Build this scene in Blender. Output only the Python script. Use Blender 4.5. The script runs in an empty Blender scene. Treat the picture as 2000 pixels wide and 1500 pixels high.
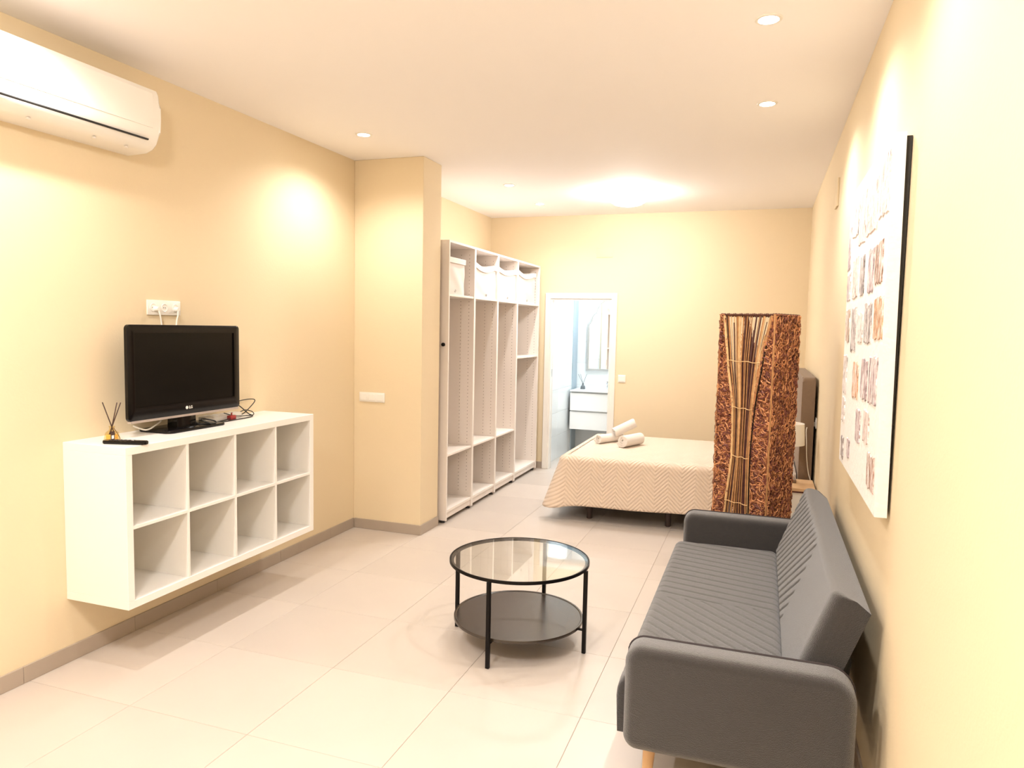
import bpy, bmesh, math, random
from mathutils import Vector, Matrix
PI = math.pi
S = bpy.context.scene
C = S.collection
random.seed(7)

# ---------------------------------------------------------------- camera, world, exposure
def make_camera():
    f, pitch, yaw, roll, h = 1406.8, -4.4925, 19.1442, 1.1678, 1.6741
    pi, ya, ro = map(math.radians, (pitch, yaw, roll))
    fwd = Vector((-math.sin(ya)*math.cos(pi), math.cos(ya)*math.cos(pi), math.sin(pi)))
    r = Vector((math.cos(ya), math.sin(ya), 0)); u = r.cross(fwd)
    r2 = r*math.cos(ro)+u*math.sin(ro); u2 = -r*math.sin(ro)+u*math.cos(ro)
    cd = bpy.data.cameras.new('camera'); co = bpy.data.objects.new('camera', cd); C.objects.link(co)
    m = Matrix((r2, u2, -fwd)).transposed().to_4x4(); m.translation = Vector((0, 0, h))
    co.matrix_world = m
    cd.sensor_fit = 'HORIZONTAL'; cd.sensor_width = 36; cd.lens = 36*f/2000; cd.clip_start = .05
    S.camera = co
make_camera()
W = bpy.data.worlds.new('world'); S.world = W; W.use_nodes = True
W.node_tree.nodes['Background'].inputs[0].default_value = (1, .93, .85, 1)
W.node_tree.nodes['Background'].inputs[1].default_value = .3
S.view_settings.view_transform = 'Standard'; S.view_settings.look = 'None'
S.view_settings.exposure = 1.80; S.view_settings.gamma = 1; S.view_settings.use_curve_mapping = False
WARM = (1.0, .965, .94)
SPOT_W = 17      # watts of each recessed downlight
DOME_E = 48.0    # emission of the flush dome lamps, one seen and one added
SPOTS = [(-.04, 3.27), (-.04, 4.44), (-2.65, 4.43), (-2.26, 6.32), (-2.28, 7.34),          # the ones in view
         (-2.65, 2.1), (-.04, 2.1), (-.04, .9), (-2.65, .9), (-.04, -.3), (-2.65, -.3)]    # unseen: first read off the left wall's light, others added to fill the room
def spot_light(x, y, z, parent, power):
    l = bpy.data.lights.new('bulb_light', 'SPOT'); l.energy = power; l.color = WARM
    l.spot_size = math.radians(150); l.spot_blend = .85; l.shadow_soft_size = .035
    o = bpy.data.objects.new('bulb_light', l); C.objects.link(o); o.parent = parent; o.location = (x, y, z)
    return o

# ---------------------------------------------------------------- materials
def mat(name, col, rough=.5, metal=0, bump=0, bscale=60, var=0, vscale=3, sheen=0, emis=None, estr=0, coat=0, spec=.5):
    m = bpy.data.materials.new(name); m.use_nodes = True; nt = m.node_tree; b = nt.nodes['Principled BSDF']
    b.inputs['Base Color'].default_value = (*col, 1); b.inputs['Roughness'].default_value = rough
    b.inputs['Metallic'].default_value = metal; b.inputs['Specular IOR Level'].default_value = spec
    if sheen: b.inputs['Sheen Weight'].default_value = sheen; b.inputs['Sheen Roughness'].default_value = .5
    if coat: b.inputs['Coat Weight'].default_value = coat; b.inputs['Coat Roughness'].default_value = .05
    if emis: b.inputs['Emission Color'].default_value = (*emis, 1); b.inputs['Emission Strength'].default_value = estr
    if bump or var: tc = nt.nodes.new('ShaderNodeTexCoord')
    if bump:
        n = nt.nodes.new('ShaderNodeTexNoise'); n.inputs['Scale'].default_value = bscale; n.inputs['Detail'].default_value = 4
        bp = nt.nodes.new('ShaderNodeBump'); bp.inputs['Strength'].default_value = bump; bp.inputs['Distance'].default_value = .01
        nt.links.new(tc.outputs['Object'], n.inputs['Vector']); nt.links.new(n.outputs['Fac'], bp.inputs['Height'])
        nt.links.new(bp.outputs['Normal'], b.inputs['Normal'])
    if var:
        n = nt.nodes.new('ShaderNodeTexNoise'); n.inputs['Scale'].default_value = vscale; n.inputs['Detail'].default_value = 5
        r = nt.nodes.new('ShaderNodeMapRange'); r.inputs['To Min'].default_value = 1-var; r.inputs['To Max'].default_value = 1+var
        r.inputs['From Min'].default_value = .25; r.inputs['From Max'].default_value = .75
        x = nt.nodes.new('ShaderNodeVectorMath'); x.operation = 'SCALE'; x.inputs[0].default_value = col
        nt.links.new(tc.outputs['Object'], n.inputs['Vector']); nt.links.new(n.outputs['Fac'], r.inputs['Value'])
        nt.links.new(r.outputs[0], x.inputs['Scale']); nt.links.new(x.outputs[0], b.inputs['Base Color'])
    return m
def attr_mat(name, rough=.55):
    m = bpy.data.materials.new(name); m.use_nodes = True; nt = m.node_tree; b = nt.nodes['Principled BSDF']
    a = nt.nodes.new('ShaderNodeAttribute'); a.attribute_name = 'tint'
    nt.links.new(a.outputs['Color'], b.inputs['Base Color']); b.inputs['Roughness'].default_value = rough
    return m
def tile_mat(name, col, rough):
    m = mat(name, col, rough, var=.05, vscale=1.7); nt = m.node_tree; b = nt.nodes['Principled BSDF']
    src = b.inputs['Base Color'].links[0].from_socket
    oi = nt.nodes.new('ShaderNodeObjectInfo'); r = nt.nodes.new('ShaderNodeMapRange')
    r.inputs['To Min'].default_value = .95; r.inputs['To Max'].default_value = 1.04
    x = nt.nodes.new('ShaderNodeVectorMath'); x.operation = 'SCALE'
    nt.links.new(oi.outputs['Random'], r.inputs['Value']); nt.links.new(src, x.inputs[0]); nt.links.new(r.outputs[0], x.inputs['Scale'])
    nt.links.new(x.outputs[0], b.inputs['Base Color'])
    return m
def glass_mat(name, tint=(1, 1, 1), boost=1.0):
    m = bpy.data.materials.new(name); m.use_nodes = True; nt = m.node_tree; nt.nodes.clear()
    o = nt.nodes.new('ShaderNodeOutputMaterial'); mx = nt.nodes.new('ShaderNodeMixShader')
    t = nt.nodes.new('ShaderNodeBsdfTransparent'); t.inputs[0].default_value = (*tint, 1)
    g = nt.nodes.new('ShaderNodeBsdfGlossy'); g.inputs['Roughness'].default_value = 0.0
    lw = nt.nodes.new('ShaderNodeLayerWeight'); lw.inputs['Blend'].default_value = .5
    pw = nt.nodes.new('ShaderNodeMath'); pw.operation = 'POWER'; pw.inputs[1].default_value = 5
    ma = nt.nodes.new('ShaderNodeMath'); ma.operation = 'MULTIPLY_ADD'; ma.inputs[1].default_value = .96; ma.inputs[2].default_value = .04*boost; ma.use_clamp = True
    nt.links.new(lw.outputs['Facing'], pw.inputs[0]); nt.links.new(pw.outputs[0], ma.inputs[0]); nt.links.new(ma.outputs[0], mx.inputs[0])
    nt.links.new(t.outputs[0], mx.inputs[1]); nt.links.new(g.outputs[0], mx.inputs[2]); nt.links.new(mx.outputs[0], o.inputs[0])
    return m
def quilt_mat(name, col):
    # herringbone quilting as fine relief, driven by the UVs (metres)
    m = mat(name, col, .85, sheen=.3); nt = m.node_tree; b = nt.nodes['Principled BSDF']; N = nt.nodes.new; L = nt.links.new
    uv = N('ShaderNodeUVMap'); uv.uv_map = 'uv'; sp = N('ShaderNodeSeparateXYZ'); L(uv.outputs[0], sp.inputs[0])
    def M(op, a, bb=None):
        n = N('ShaderNodeMath'); n.operation = op
        for i, v in enumerate((a, bb)):
            if v is None: continue
            if isinstance(v, (int, float)): n.inputs[i].default_value = v
            else: L(v, n.inputs[i])
        return n.outputs[0]
    tri = M('PINGPONG', sp.outputs[0], .11)
    ph = M('MULTIPLY', M('ADD', sp.outputs[1], tri), 2*PI/.034)
    h = M('ABSOLUTE', M('SINE', M('MULTIPLY', ph, .5)))
    bp = N('ShaderNodeBump'); bp.inputs['Strength'].default_value = .55; bp.inputs['Distance'].default_value = .012
    L(h, bp.inputs['Height']); L(bp.outputs[0], b.inputs['Normal'])
    return m

M = {}
M['wall'] = mat('wall_paint', (.765, .635, .43), .75, bump=.06, bscale=90)
M['ceil'] = mat('ceiling_paint', (.94, .91, .90), .8)
M['tile'] = tile_mat('floor_tile', (.56, .49, .43), .36)
M['grout'] = mat('grout', (.55, .47, .40), .9)
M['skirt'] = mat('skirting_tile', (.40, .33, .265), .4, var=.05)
M['white'] = mat('white_laminate', (.86, .83, .78), .35)
M['wtrim'] = mat('white_lacquer', (.86, .82, .76), .3)
M['plast'] = mat('white_plastic', (.85, .82, .76), .3)
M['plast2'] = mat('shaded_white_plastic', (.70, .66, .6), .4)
M['acw'] = mat('glossy_white_plastic', (.88, .85, .80), .18)
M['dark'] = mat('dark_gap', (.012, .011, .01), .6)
M['black'] = mat('black_gloss', (.004, .003, .003), .16, spec=.28)
M['screen'] = mat('screen_glass', (.004, .0035, .003), .2, spec=.2)
M['silver'] = mat('silver_plastic', (.55, .48, .44), .3, metal=.5)
M['metal_b'] = mat('black_powder_coat', (.004, .003, .003), .35, spec=.18)
M['shelf_b'] = mat('brown_black_shelf', (.030, .020, .014), .25, spec=.8)
M['glass'] = glass_mat('clear_glass', (.97, .98, .96), 2.2)
M['ward'] = mat('pale_grey_laminate', (.80, .725, .665), .45)
M['wardf'] = mat('pale_edge_band', (.84, .78, .72), .4)
M['hole'] = mat('peg_hole', (.12, .08, .06), .8)
M['boxf'] = mat('box_fabric', (.80, .72, .68), .85, bump=.2, bscale=200)
M['boxl'] = mat('box_lid_fabric', (.86, .80, .75), .85)
M['sofa'] = mat('grey_weave', (.021, .017, .0165), .9, bump=.6, bscale=420, sheen=.60, var=.30, vscale=260)
M['pipe'] = mat('dark_piping', (.03, .022, .024), .8)
M['wood'] = mat('pale_wood', (.66, .42, .22), .5, var=.12, vscale=14)
M['oak'] = mat('oak_top', (.62, .40, .22), .45, var=.12, vscale=10)
M['quilt'] = quilt_mat('quilted_cover', (.76, .61, .48))
M['bedb'] = mat('dark_bed_base', (.03, .024, .02), .8)
M['legb'] = mat('bed_leg', (.05, .03, .025), .4)
M['head'] = mat('headboard_fabric', (.20, .13, .08), .85, sheen=.2, bump=.2, bscale=200)
M['towel'] = mat('towel', (.85, .80, .74), .95, bump=.6, bscale=260, sheen=.4)
M['weave'] = attr_mat('rattan_strand')
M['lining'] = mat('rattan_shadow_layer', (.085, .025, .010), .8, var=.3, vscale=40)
M['cane'] = mat('cane_stick', (.50, .25, .10), .5, var=.25, vscale=30)
M['cane_d'] = mat('dark_cane_stick', (.09, .03, .025), .5, var=.25, vscale=30)
M['cane_l'] = mat('light_cane_stick', (.72, .46, .22), .5, var=.2, vscale=30)
M['amber'] = glass_mat('diffuser_glass', (.97, .88, .66), 1.0)
M['reed'] = mat('dark_reed', (.05, .02, .012), .6)
M['red'] = mat('red_plug', (.30, .02, .02), .4)
M['canvas'] = mat('canvas', (.86, .83, .80), .75, bump=.35, bscale=35)
M['btile'] = tile_mat('white_wall_tile', (.78, .80, .80), .15)
M['bwall'] = mat('bath_paint', (.82, .84, .84), .6)
M['profile'] = mat('blue_grey_profile', (.36, .44, .50), .3, metal=.3)
M['vanity'] = mat('vanity_white', (.88, .88, .87), .2)
M['mirror'] = mat('mirror_glass', (.93, .95, .95), .01, metal=1)
M['frame'] = mat('grey_mirror_frame', (.42, .42, .41), .4, metal=.4)
M['chrome'] = mat('chrome', (.7, .72, .75), .08, metal=1)
M['reed_grey'] = mat('grey_reed', (.12, .13, .14), .5)
M['chrome'].name = 'chrome_metal'
M['shade'] = mat('lamp_shade', (.88, .84, .77), .8)
M['bulb'] = mat('bulb', (1, 1, 1), .5, emis=(1, .93, .80), estr=25)
M['dome'] = mat('fill_dome_glass', (1, 1, 1), .4, emis=(1, .965, .94), estr=DOME_E)

M['dome_back'] = mat('dome_glass_soft', (1, 1, 1), .4, emis=(1, .965, .94), estr=DOME_E*.62)

# ---------------------------------------------------------------- mesh helpers
def link(name, me, m, parent=None, smooth=False):
    o = bpy.data.objects.new(name, me); C.objects.link(o)
    if m is not None and not me.materials: me.materials.append(m)
    if parent is not None: o.parent = parent
    if smooth:
        for p in me.polygons: p.use_smooth = True
    return o
def obj(name, bm, m, parent=None, smooth=False, auto=None):
    me = bpy.data.meshes.new(name); bmesh.ops.recalc_face_normals(bm, faces=bm.faces[:])
    if auto:
        for e in bm.edges:
            if len(e.link_faces) == 2 and e.calc_face_angle(0) > math.radians(auto): e.smooth = False
        smooth = True
    bm.to_mesh(me); bm.free()
    return link(name, me, m, parent, smooth)
def add_box(bm, x0, x1, y0, y1, z0, z1, bev=0, seg=1):
    r = bmesh.ops.create_cube(bm, size=1)
    vs = r['verts']
    for v in vs:
        v.co = Vector(((x0+x1)/2+v.co.x*(x1-x0), (y0+y1)/2+v.co.y*(y1-y0), (z0+z1)/2+v.co.z*(z1-z0)))
    if bev:
        es = list({e for v in vs for e in v.link_edges})
        bmesh.ops.bevel(bm, geom=es, offset=bev, segments=seg, affect='EDGES', profile=.5)
    return bm
def box(name, x0, x1, y0, y1, z0, z1, m, parent=None, bev=.0015, seg=1):
    return obj(name, add_box(bmesh.new(), x0, x1, y0, y1, z0, z1, bev, seg), m, parent, auto=40 if seg > 1 else None)
def add_tube(bm, pts, r, n=8, cap=True):
    pts = [Vector(p) for p in pts]; rings = []
    rr = r if isinstance(r, (list, tuple)) else [r]*len(pts)
    up = Vector((.13, .21, .97))
    for i, p in enumerate(pts):
        t = (pts[min(i+1, len(pts)-1)]-pts[max(i-1, 0)]).normalized()
        a = t.cross(up)
        if a.length < .05: a = t.cross(Vector((1, 0, 0)))
        a.normalize(); b = t.cross(a)
        rings.append([bm.verts.new(p+(a*math.cos(2*PI*k/n)+b*math.sin(2*PI*k/n))*rr[i]) for k in range(n)])
    for i in range(len(rings)-1):
        for k in range(n):
            bm.faces.new((rings[i][k], rings[i][(k+1) % n], rings[i+1][(k+1) % n], rings[i+1][k]))
    if cap:
        bm.faces.new(rings[0][::-1]); bm.faces.new(rings[-1])
    return bm
def tube(name, pts, r, m, parent=None, n=8): return obj(name, add_tube(bmesh.new(), pts, r, n), m, parent, auto=50)
def spline(P, k=6):
    P = [Vector(p) for p in P]; out = []
    for i in range(len(P)-1):
        a, b, c, d = P[max(i-1, 0)], P[i], P[i+1], P[min(i+2, len(P)-1)]
        for j in range(k):
            t = j/k
            out.append(.5*((2*b)+(c-a)*t+(2*a-5*b+4*c-d)*t*t+(-a+3*b-3*c+d)*t**3))
    return out+[P[-1]]
def add_lathe(bm, prof, cx=0, cy=0, n=32):
    rings = []
    for r, z in prof:
        if r < 1e-6: rings.append([bm.verts.new((cx, cy, z))])
        else: rings.append([bm.verts.new((cx+r*math.cos(2*PI*k/n), cy+r*math.sin(2*PI*k/n), z)) for k in range(n)])
    for a, b in zip(rings, rings[1:]):
        for k in range(n):
            k2 = (k+1) % n
            if len(a) == 1 and len(b) == 1: continue
            if len(a) == 1: bm.faces.new((a[0], b[k2], b[k]))
            elif len(b) == 1: bm.faces.new((a[k], a[k2], b[0]))
            else: bm.faces.new((a[k], a[k2], b[k2], b[k]))
    return bm
def lathe(name, prof, cx, cy, m, parent=None, n=32, auto=40): return obj(name, add_lathe(bmesh.new(), prof, cx, cy, n), m, parent, auto=auto)
def add_prism(bm, pts, axis, a0, a1, bev=0, seg=2):
    def P(u, v, a): return {'x': (a, u, v), 'y': (u, a, v), 'z': (u, v, a)}[axis]
    A = [bm.verts.new(P(u, v, a0)) for u, v in pts]; B = [bm.verts.new(P(u, v, a1)) for u, v in pts]; n = len(pts)
    f0 = bm.faces.new(A); f1 = bm.faces.new(B[::-1])
    for i in range(n): bm.faces.new((A[i], B[i], B[(i+1) % n], A[(i+1) % n]))
    if bev:
        es = list(set(f0.edges) | set(f1.edges))
        bmesh.ops.bevel(bm, geom=es, offset=bev, segments=seg, affect='EDGES', profile=.5)
    return bm
def prism(name, pts, axis, a0, a1, m, parent=None, bev=0, seg=2, auto=35): return obj(name, add_prism(bmesh.new(), pts, axis, a0, a1, bev, seg), m, parent, auto=auto)
def rrect(u0, u1, v0, v1, r, n=6, rs=None):
    rs = rs or [r]*4; out = []
    for (cu, cv, a0), q in zip(((u1, v1, 0), (u0, v1, 90), (u0, v0, 180), (u1, v0, 270)), rs):
        su = -1 if cu == u1 else 1; sv = -1 if cv == v1 else 1
        for k in range(n+1):
            a = math.radians(a0+90*k/n); out.append((cu+su*q+q*math.cos(a), cv+sv*q+q*math.sin(a)))
    return out
def thing(name, label, cat, loc=(0, 0, 0), group=None):
    o = bpy.data.objects.new(name, None); C.objects.link(o); o.location = loc; o.empty_display_size = .1
    o['label'] = label; o['category'] = cat
    if group: o['group'] = group
    return o
def tag(o, label, cat, group=None):
    o['label'] = label; o['category'] = cat
    if group: o['group'] = group
    return o
def struct(o): o['kind'] = 'structure'; return o
def rebase(root, loc):
    """children were built in world coordinates: keep them there while the root sits at its base"""
    root.location = loc; v = Vector(loc)
    for ch in root.children: ch.location = Vector(ch.location)-v
def copy_tree(o, parent=None):
    c = o.copy(); C.objects.link(c)
    if parent: c.parent = parent
    for ch in list(o.children): copy_tree(ch, c)
    return c

# ---------------------------------------------------------------- setting
XL, XR, YB, H = -3.138, .418, 8.174, 2.973
YP, XP, YP2 = 5.109, -2.528, 5.434
YF = -1.4                 # wall behind the camera
DX0, DX1, DZ = -2.376, -1.65, 2.018
BX0, BX1, BY0, BY1 = -2.46, -.95, 8.274, 9.82
T = .1
struct(box('wall_left', XL-T, XL, YF-T, YB+T, 0, H, M['wall'], bev=0))
struct(box('wall_right', XR, XR+T, YF-T, YB+T, 0, H, M['wall'], bev=0))
struct(box('wall_front', XL, XR, YF-T, YF, 0, H, M['wall'], bev=0))
struct(box('wall_pier', XL, XP, YP, YP2, 0, H, M['wall'], bev=.003))
bm = bmesh.new()
add_box(bm, XL, DX0, YB, YB+T, 0, H); add_box(bm, DX1, XR, YB, YB+T, 0, H); add_box(bm, DX0, DX1, YB, YB+T, DZ, H)
struct(obj('wall_back', bm, M['wall']))
struct(box('ceiling', XL-T, XR+T, YF-T, YB+T, H, H+.1, M['ceil'], bev=0))
floor = struct(box('floor', XL-T, XR+T, YF-T, BY1+T, -.1, -.003, M['grout'], bev=0))
PT = .62; JX, JY = -.673, 2.93
cache = {}
def floor_tile(x0, x1, y0, y1):
    w, d = round(x1-x0, 4), round(y1-y0, 4)
    if (w, d) not in cache:
        bm = bmesh.new(); add_box(bm, 0, w, 0, d, -.008, 0)
        bmesh.ops.bevel(bm, geom=[e for e in bm.edges if all(v.co.z > -.001 for v in e.verts)], offset=.0012, segments=1, affect='EDGES')
        me = bpy.data.meshes.new('tile'); bm.to_mesh(me); bm.free(); me.materials.append(M['tile']); cache[(w, d)] = me
    o = bpy.data.objects.new('tile', cache[(w, d)]); C.objects.link(o); o.parent = floor; o.location = (x0, y0, 0)
g = .001
def lay(xa, xb, ya, yb):
    for i in range(-5, 3):
        for j in range(-9, 14):
            x0, x1 = max(JX+i*PT, xa), min(JX+(i+1)*PT, xb); y0, y1 = max(JY+j*PT, ya), min(JY+(j+1)*PT, yb)
            if x1-x0 > .02 and y1-y0 > .02: floor_tile(x0+g, x1-g, y0+g, y1-g)
lay(XL, XR, YF, YP); lay(XP, XR, YP, YP2); lay(XL, XR, YP2, YB); lay(BX0, BX1, YB, BY1)

def skirting(name, side, a0, a1, pos, sgn, joint0):
    """side 'x': runs along y at x=pos; side 'y': runs along x at y=pos"""
    root = struct(box(name, *((min(pos, pos+sgn*.002), max(pos, pos+sgn*.002), a0, a1) if side == 'x' else (a0, a1, min(pos, pos+sgn*.002), max(pos, pos+sgn*.002))), 0, .079, M['grout'], bev=0))
    k0 = math.floor((a0-joint0)/PT); j = k0
    while joint0+j*PT < a1:
        p, q = max(joint0+j*PT, a0)+g*.7, min(joint0+(j+1)*PT, a1)-g*.7; j += 1
        if q-p < .01: continue
        l, h = sorted((pos, pos+sgn*.010))
        if side == 'x': box('tile', l, h, p, q, .0005, .08, M['skirt'], root, bev=.0012)
        else: box('tile', p, q, l, h, .0005, .08, M['skirt'], root, bev=.0012)
skirting('baseboard_left', 'x', YF, YP-.010, XL, 1, 2.90)
skirting('baseboard_pier', 'y', XL+.010, XP+.010, YP, -1, XL)
skirting('baseboard_pier_side', 'x', YP, YP2, XP, 1, YP)
skirting('baseboard_alcove', 'x', YP2, YB-.010, XL, 1, 2.90)
skirting('baseboard_back_left', 'y', XL, DX0-.062, YB, -1, XL)
skirting('baseboard_back_right', 'y', DX1+.062, XR, YB, -1, DX1)
skirting('baseboard_right', 'x', YF, YB-.010, XR, -1, 2.90)
skirting('baseboard_front', 'y', XL, XR, YF, 1, XL)

# door frame into the bathroom
d = struct(box('door_1', DX0, DX0+.018, YB-.004, YB+T+.004, 0, DZ, M['wtrim']))
box('jamb', DX1-.018, DX1, YB-.004, YB+T+.004, 0, DZ, M['wtrim'], d)
box('jamb', DX0+.018, DX1-.018, YB-.004, YB+T+.004, DZ-.018, DZ, M['wtrim'], d)
for a, b, z0, z1 in ((DX0-.062, DX0, 0, DZ+.067), (DX1, DX1+.062, 0, DZ+.067), (DX0, DX1, DZ, DZ+.067)):
    box('architrave', a, b, YB-.016, YB, z0, z1, M['wtrim'], d, bev=.004)
    box('architrave', a, b, YB+T, YB+T+.014, z0, z1, M['wtrim'], d, bev=.004)
sp_ = box('strike_plate', DX0+.018, DX0+.0205, YB+.04, YB+.06, 1.10, 1.19, M['chrome'], d)
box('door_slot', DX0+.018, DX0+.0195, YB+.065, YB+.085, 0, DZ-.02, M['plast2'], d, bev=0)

# bathroom shell
HB = 2.5
bl = struct(box('wall_bath_left', BX0-T, BX0, BY0, BY1+T, 0, HB, M['grout'], bev=0))
bb = struct(box('wall_bath_back', BX0, BX1, BY1, BY1+T, 0, HB, M['grout'], bev=0))
struct(box('wall_bath_right', BX1, BX1+T, BY0, BY1+T, 0, HB, M['bwall'], bev=0))
struct(box('ceiling_bath', BX0-T, BX1+T, BY0, BY1+T, HB, HB+.1, M['bwall'], bev=0))
for k in range(9):
    z0, z1 = k*.3+.001, min(k*.3+.299, HB)
    if z1-z0 < .05: continue
    for j in range(3):
        y0, y1 = BY0+j*.6+.001, min(BY0+(j+1)*.6-.001, BY1)
        if y1 > y0: box('tile', BX0, BX0+.006, y0, y1, z0, z1, M['btile'], bl, bev=.0008)
        x0, x1 = BX0+.006+j*.6, min(BX0+.006+(j+1)*.6-.002, BX1)
        if x1 > x0: box('tile', x0, x1, BY1-.006, BY1, z0, z1, M['btile'], bb, bev=.0008)
struct(box('trim_1', BX0+.0065, BX0+.016, 9.56, 9.80, 0, HB-.02, M['profile'], bev=.002))

# ---------------------------------------------------------------- lights in the room
places = ['the right-hand row, the one nearest the camera', 'the right-hand row, farther from the camera', 'the corner before the pier',
          'the wardrobe, nearer of the two', 'the wardrobe, farther of the two near the back wall']
for i, (x, y) in enumerate(SPOTS):
    lab = 'small round recessed ceiling downlight in '+places[i] if i < 2 else 'small round recessed ceiling downlight by '+places[i] if i < 5 else 'small round recessed ceiling downlight added out of view to carry the room light'
    t = thing('downlight', lab, 'downlight', (x, y, H), 'recessed ceiling downlights')
    lathe('trim_ring', [(.040, 0), (.042, -.006), (.054, -.005), (.057, 0)], 0, 0, M['plast'], t, 28)
    lathe('bulb', [(0, -.0045), (.039, -.0045), (.041, -.001)], 0, 0, M['bulb'], t, 24)
    spot_light(0, 0, -.045, t, SPOT_W*(.8 if i in (3, 4) else .6 if i in (6, 7) else 1))
for i, (x, y) in enumerate([(-1.28, 6.95), (-1.35, .6)]):  # second dome is an added fill source, out of view behind the camera
    t = thing('ceiling_lamp', ('glowing white dome flush lamp on the ceiling above the foot of the bed', 'white dome flush lamp added unseen behind the camera to fill the room')[i], 'ceiling lamp', (x, y, H))
    lathe('base_ring', [(0, 0), (.186, 0), (.186, -.012), (.175, -.014)], 0, 0, M['plast'], t, 40)
    lathe('shade', [(.178, -.014), (.180, -.05), (.166, -.082), (.125, -.108), (.07, -.121), (0, -.125)], 0, 0, M['dome'] if i else M['dome_back'], t, 40)
bt = thing('ceiling_lamp', 'round white flush lamp on the bathroom ceiling', 'ceiling lamp', (-1.9, 9.0, HB))
lathe('shade', [(0, 0), (.13, 0), (.13, -.03), (.11, -.05), (0, -.055)], 0, 0, mat('bath_lamp_glass', (1, 1, 1), .4, emis=(.80, .92, 1.0), estr=46), bt, 32)

# ---------------------------------------------------------------- air conditioner
def air_con():
    t = thing('air_conditioner', 'white wall-mounted air conditioner high on the left wall', 'air conditioner')
    y0, y1 = 2.07, 2.94
    prof = [(0, 2.83), (.17, 2.83), (.193, 2.822), (.203, 2.80), (.207, 2.74), (.207, 2.68), (.203, 2.62), (.197, 2.588), (.185, 2.56), (.16, 2.535), (.12, 2.52), (0, 2.515)]
    prism('body', [(XL+a, b) for a, b in prof], 'y', y0, y1, M['acw'], t, bev=.018, seg=4, auto=30)
    # outlet slot and the flap below it
    prism('air_slot', [(XL+.1995, 2.5745), (XL+.2035, 2.5745), (XL+.2015, 2.5675), (XL+.192, 2.5675)], 'y', y0+.05, y1-.075, M['dark'], t)
    prism('front_panel', [(XL+.197, 2.80), (XL+.2055, 2.80), (XL+.2095, 2.74), (XL+.2095, 2.68), (XL+.2065, 2.632), (XL+.20, 2.632)], 'y', y0+.02, y1-.05, M['acw'], t, auto=20)
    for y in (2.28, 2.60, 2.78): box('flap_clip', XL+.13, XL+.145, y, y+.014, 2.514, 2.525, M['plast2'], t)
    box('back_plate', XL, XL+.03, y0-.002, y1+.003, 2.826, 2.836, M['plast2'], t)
    rebase(t, (XL, 2.5, 2.515))
air_con()

# ---------------------------------------------------------------- cube shelf on the wall
def cube_shelf():
    t = thing('cube_shelf', 'white eight-cube shelf hung on the left wall under the television', 'shelf')
    x0, x1, y0, y1, z0, z1 = XL, -2.748, 2.513, 3.983, .315, 1.085; w = .038; q = .016
    box('top_panel', x0, x1, y0, y1, z1-w, z1, M['white'], t); box('bottom_panel', x0, x1, y0, y1, z0, z0+w, M['white'], t)
    box('side_panel', x0, x1, y0, y0+w, z0+w, z1-w, M['white'], t); box('side_panel', x0, x1, y1-w, y1, z0+w, z1-w, M['white'], t)
    zm = (z0+z1)/2; box('shelf_board', x0+.002, x1-.002, y0+w, y1-w, zm-q/2, zm+q/2, M['white'], t, bev=.0008)
    iw = (y1-y0-2*w-3*q)/4
    for k in range(3):
        a = y0+w+(k+1)*iw+k*q
        for lo, hi in ((z0+w, zm-q/2), (zm+q/2, z1-w)): box('divider', x0+.002, x1-.002, a, a+q, lo, hi, M['white'], t, bev=.0008)
    rebase(t, ((x0+x1)/2, (y0+y1)/2, z0))
cube_shelf()

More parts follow.
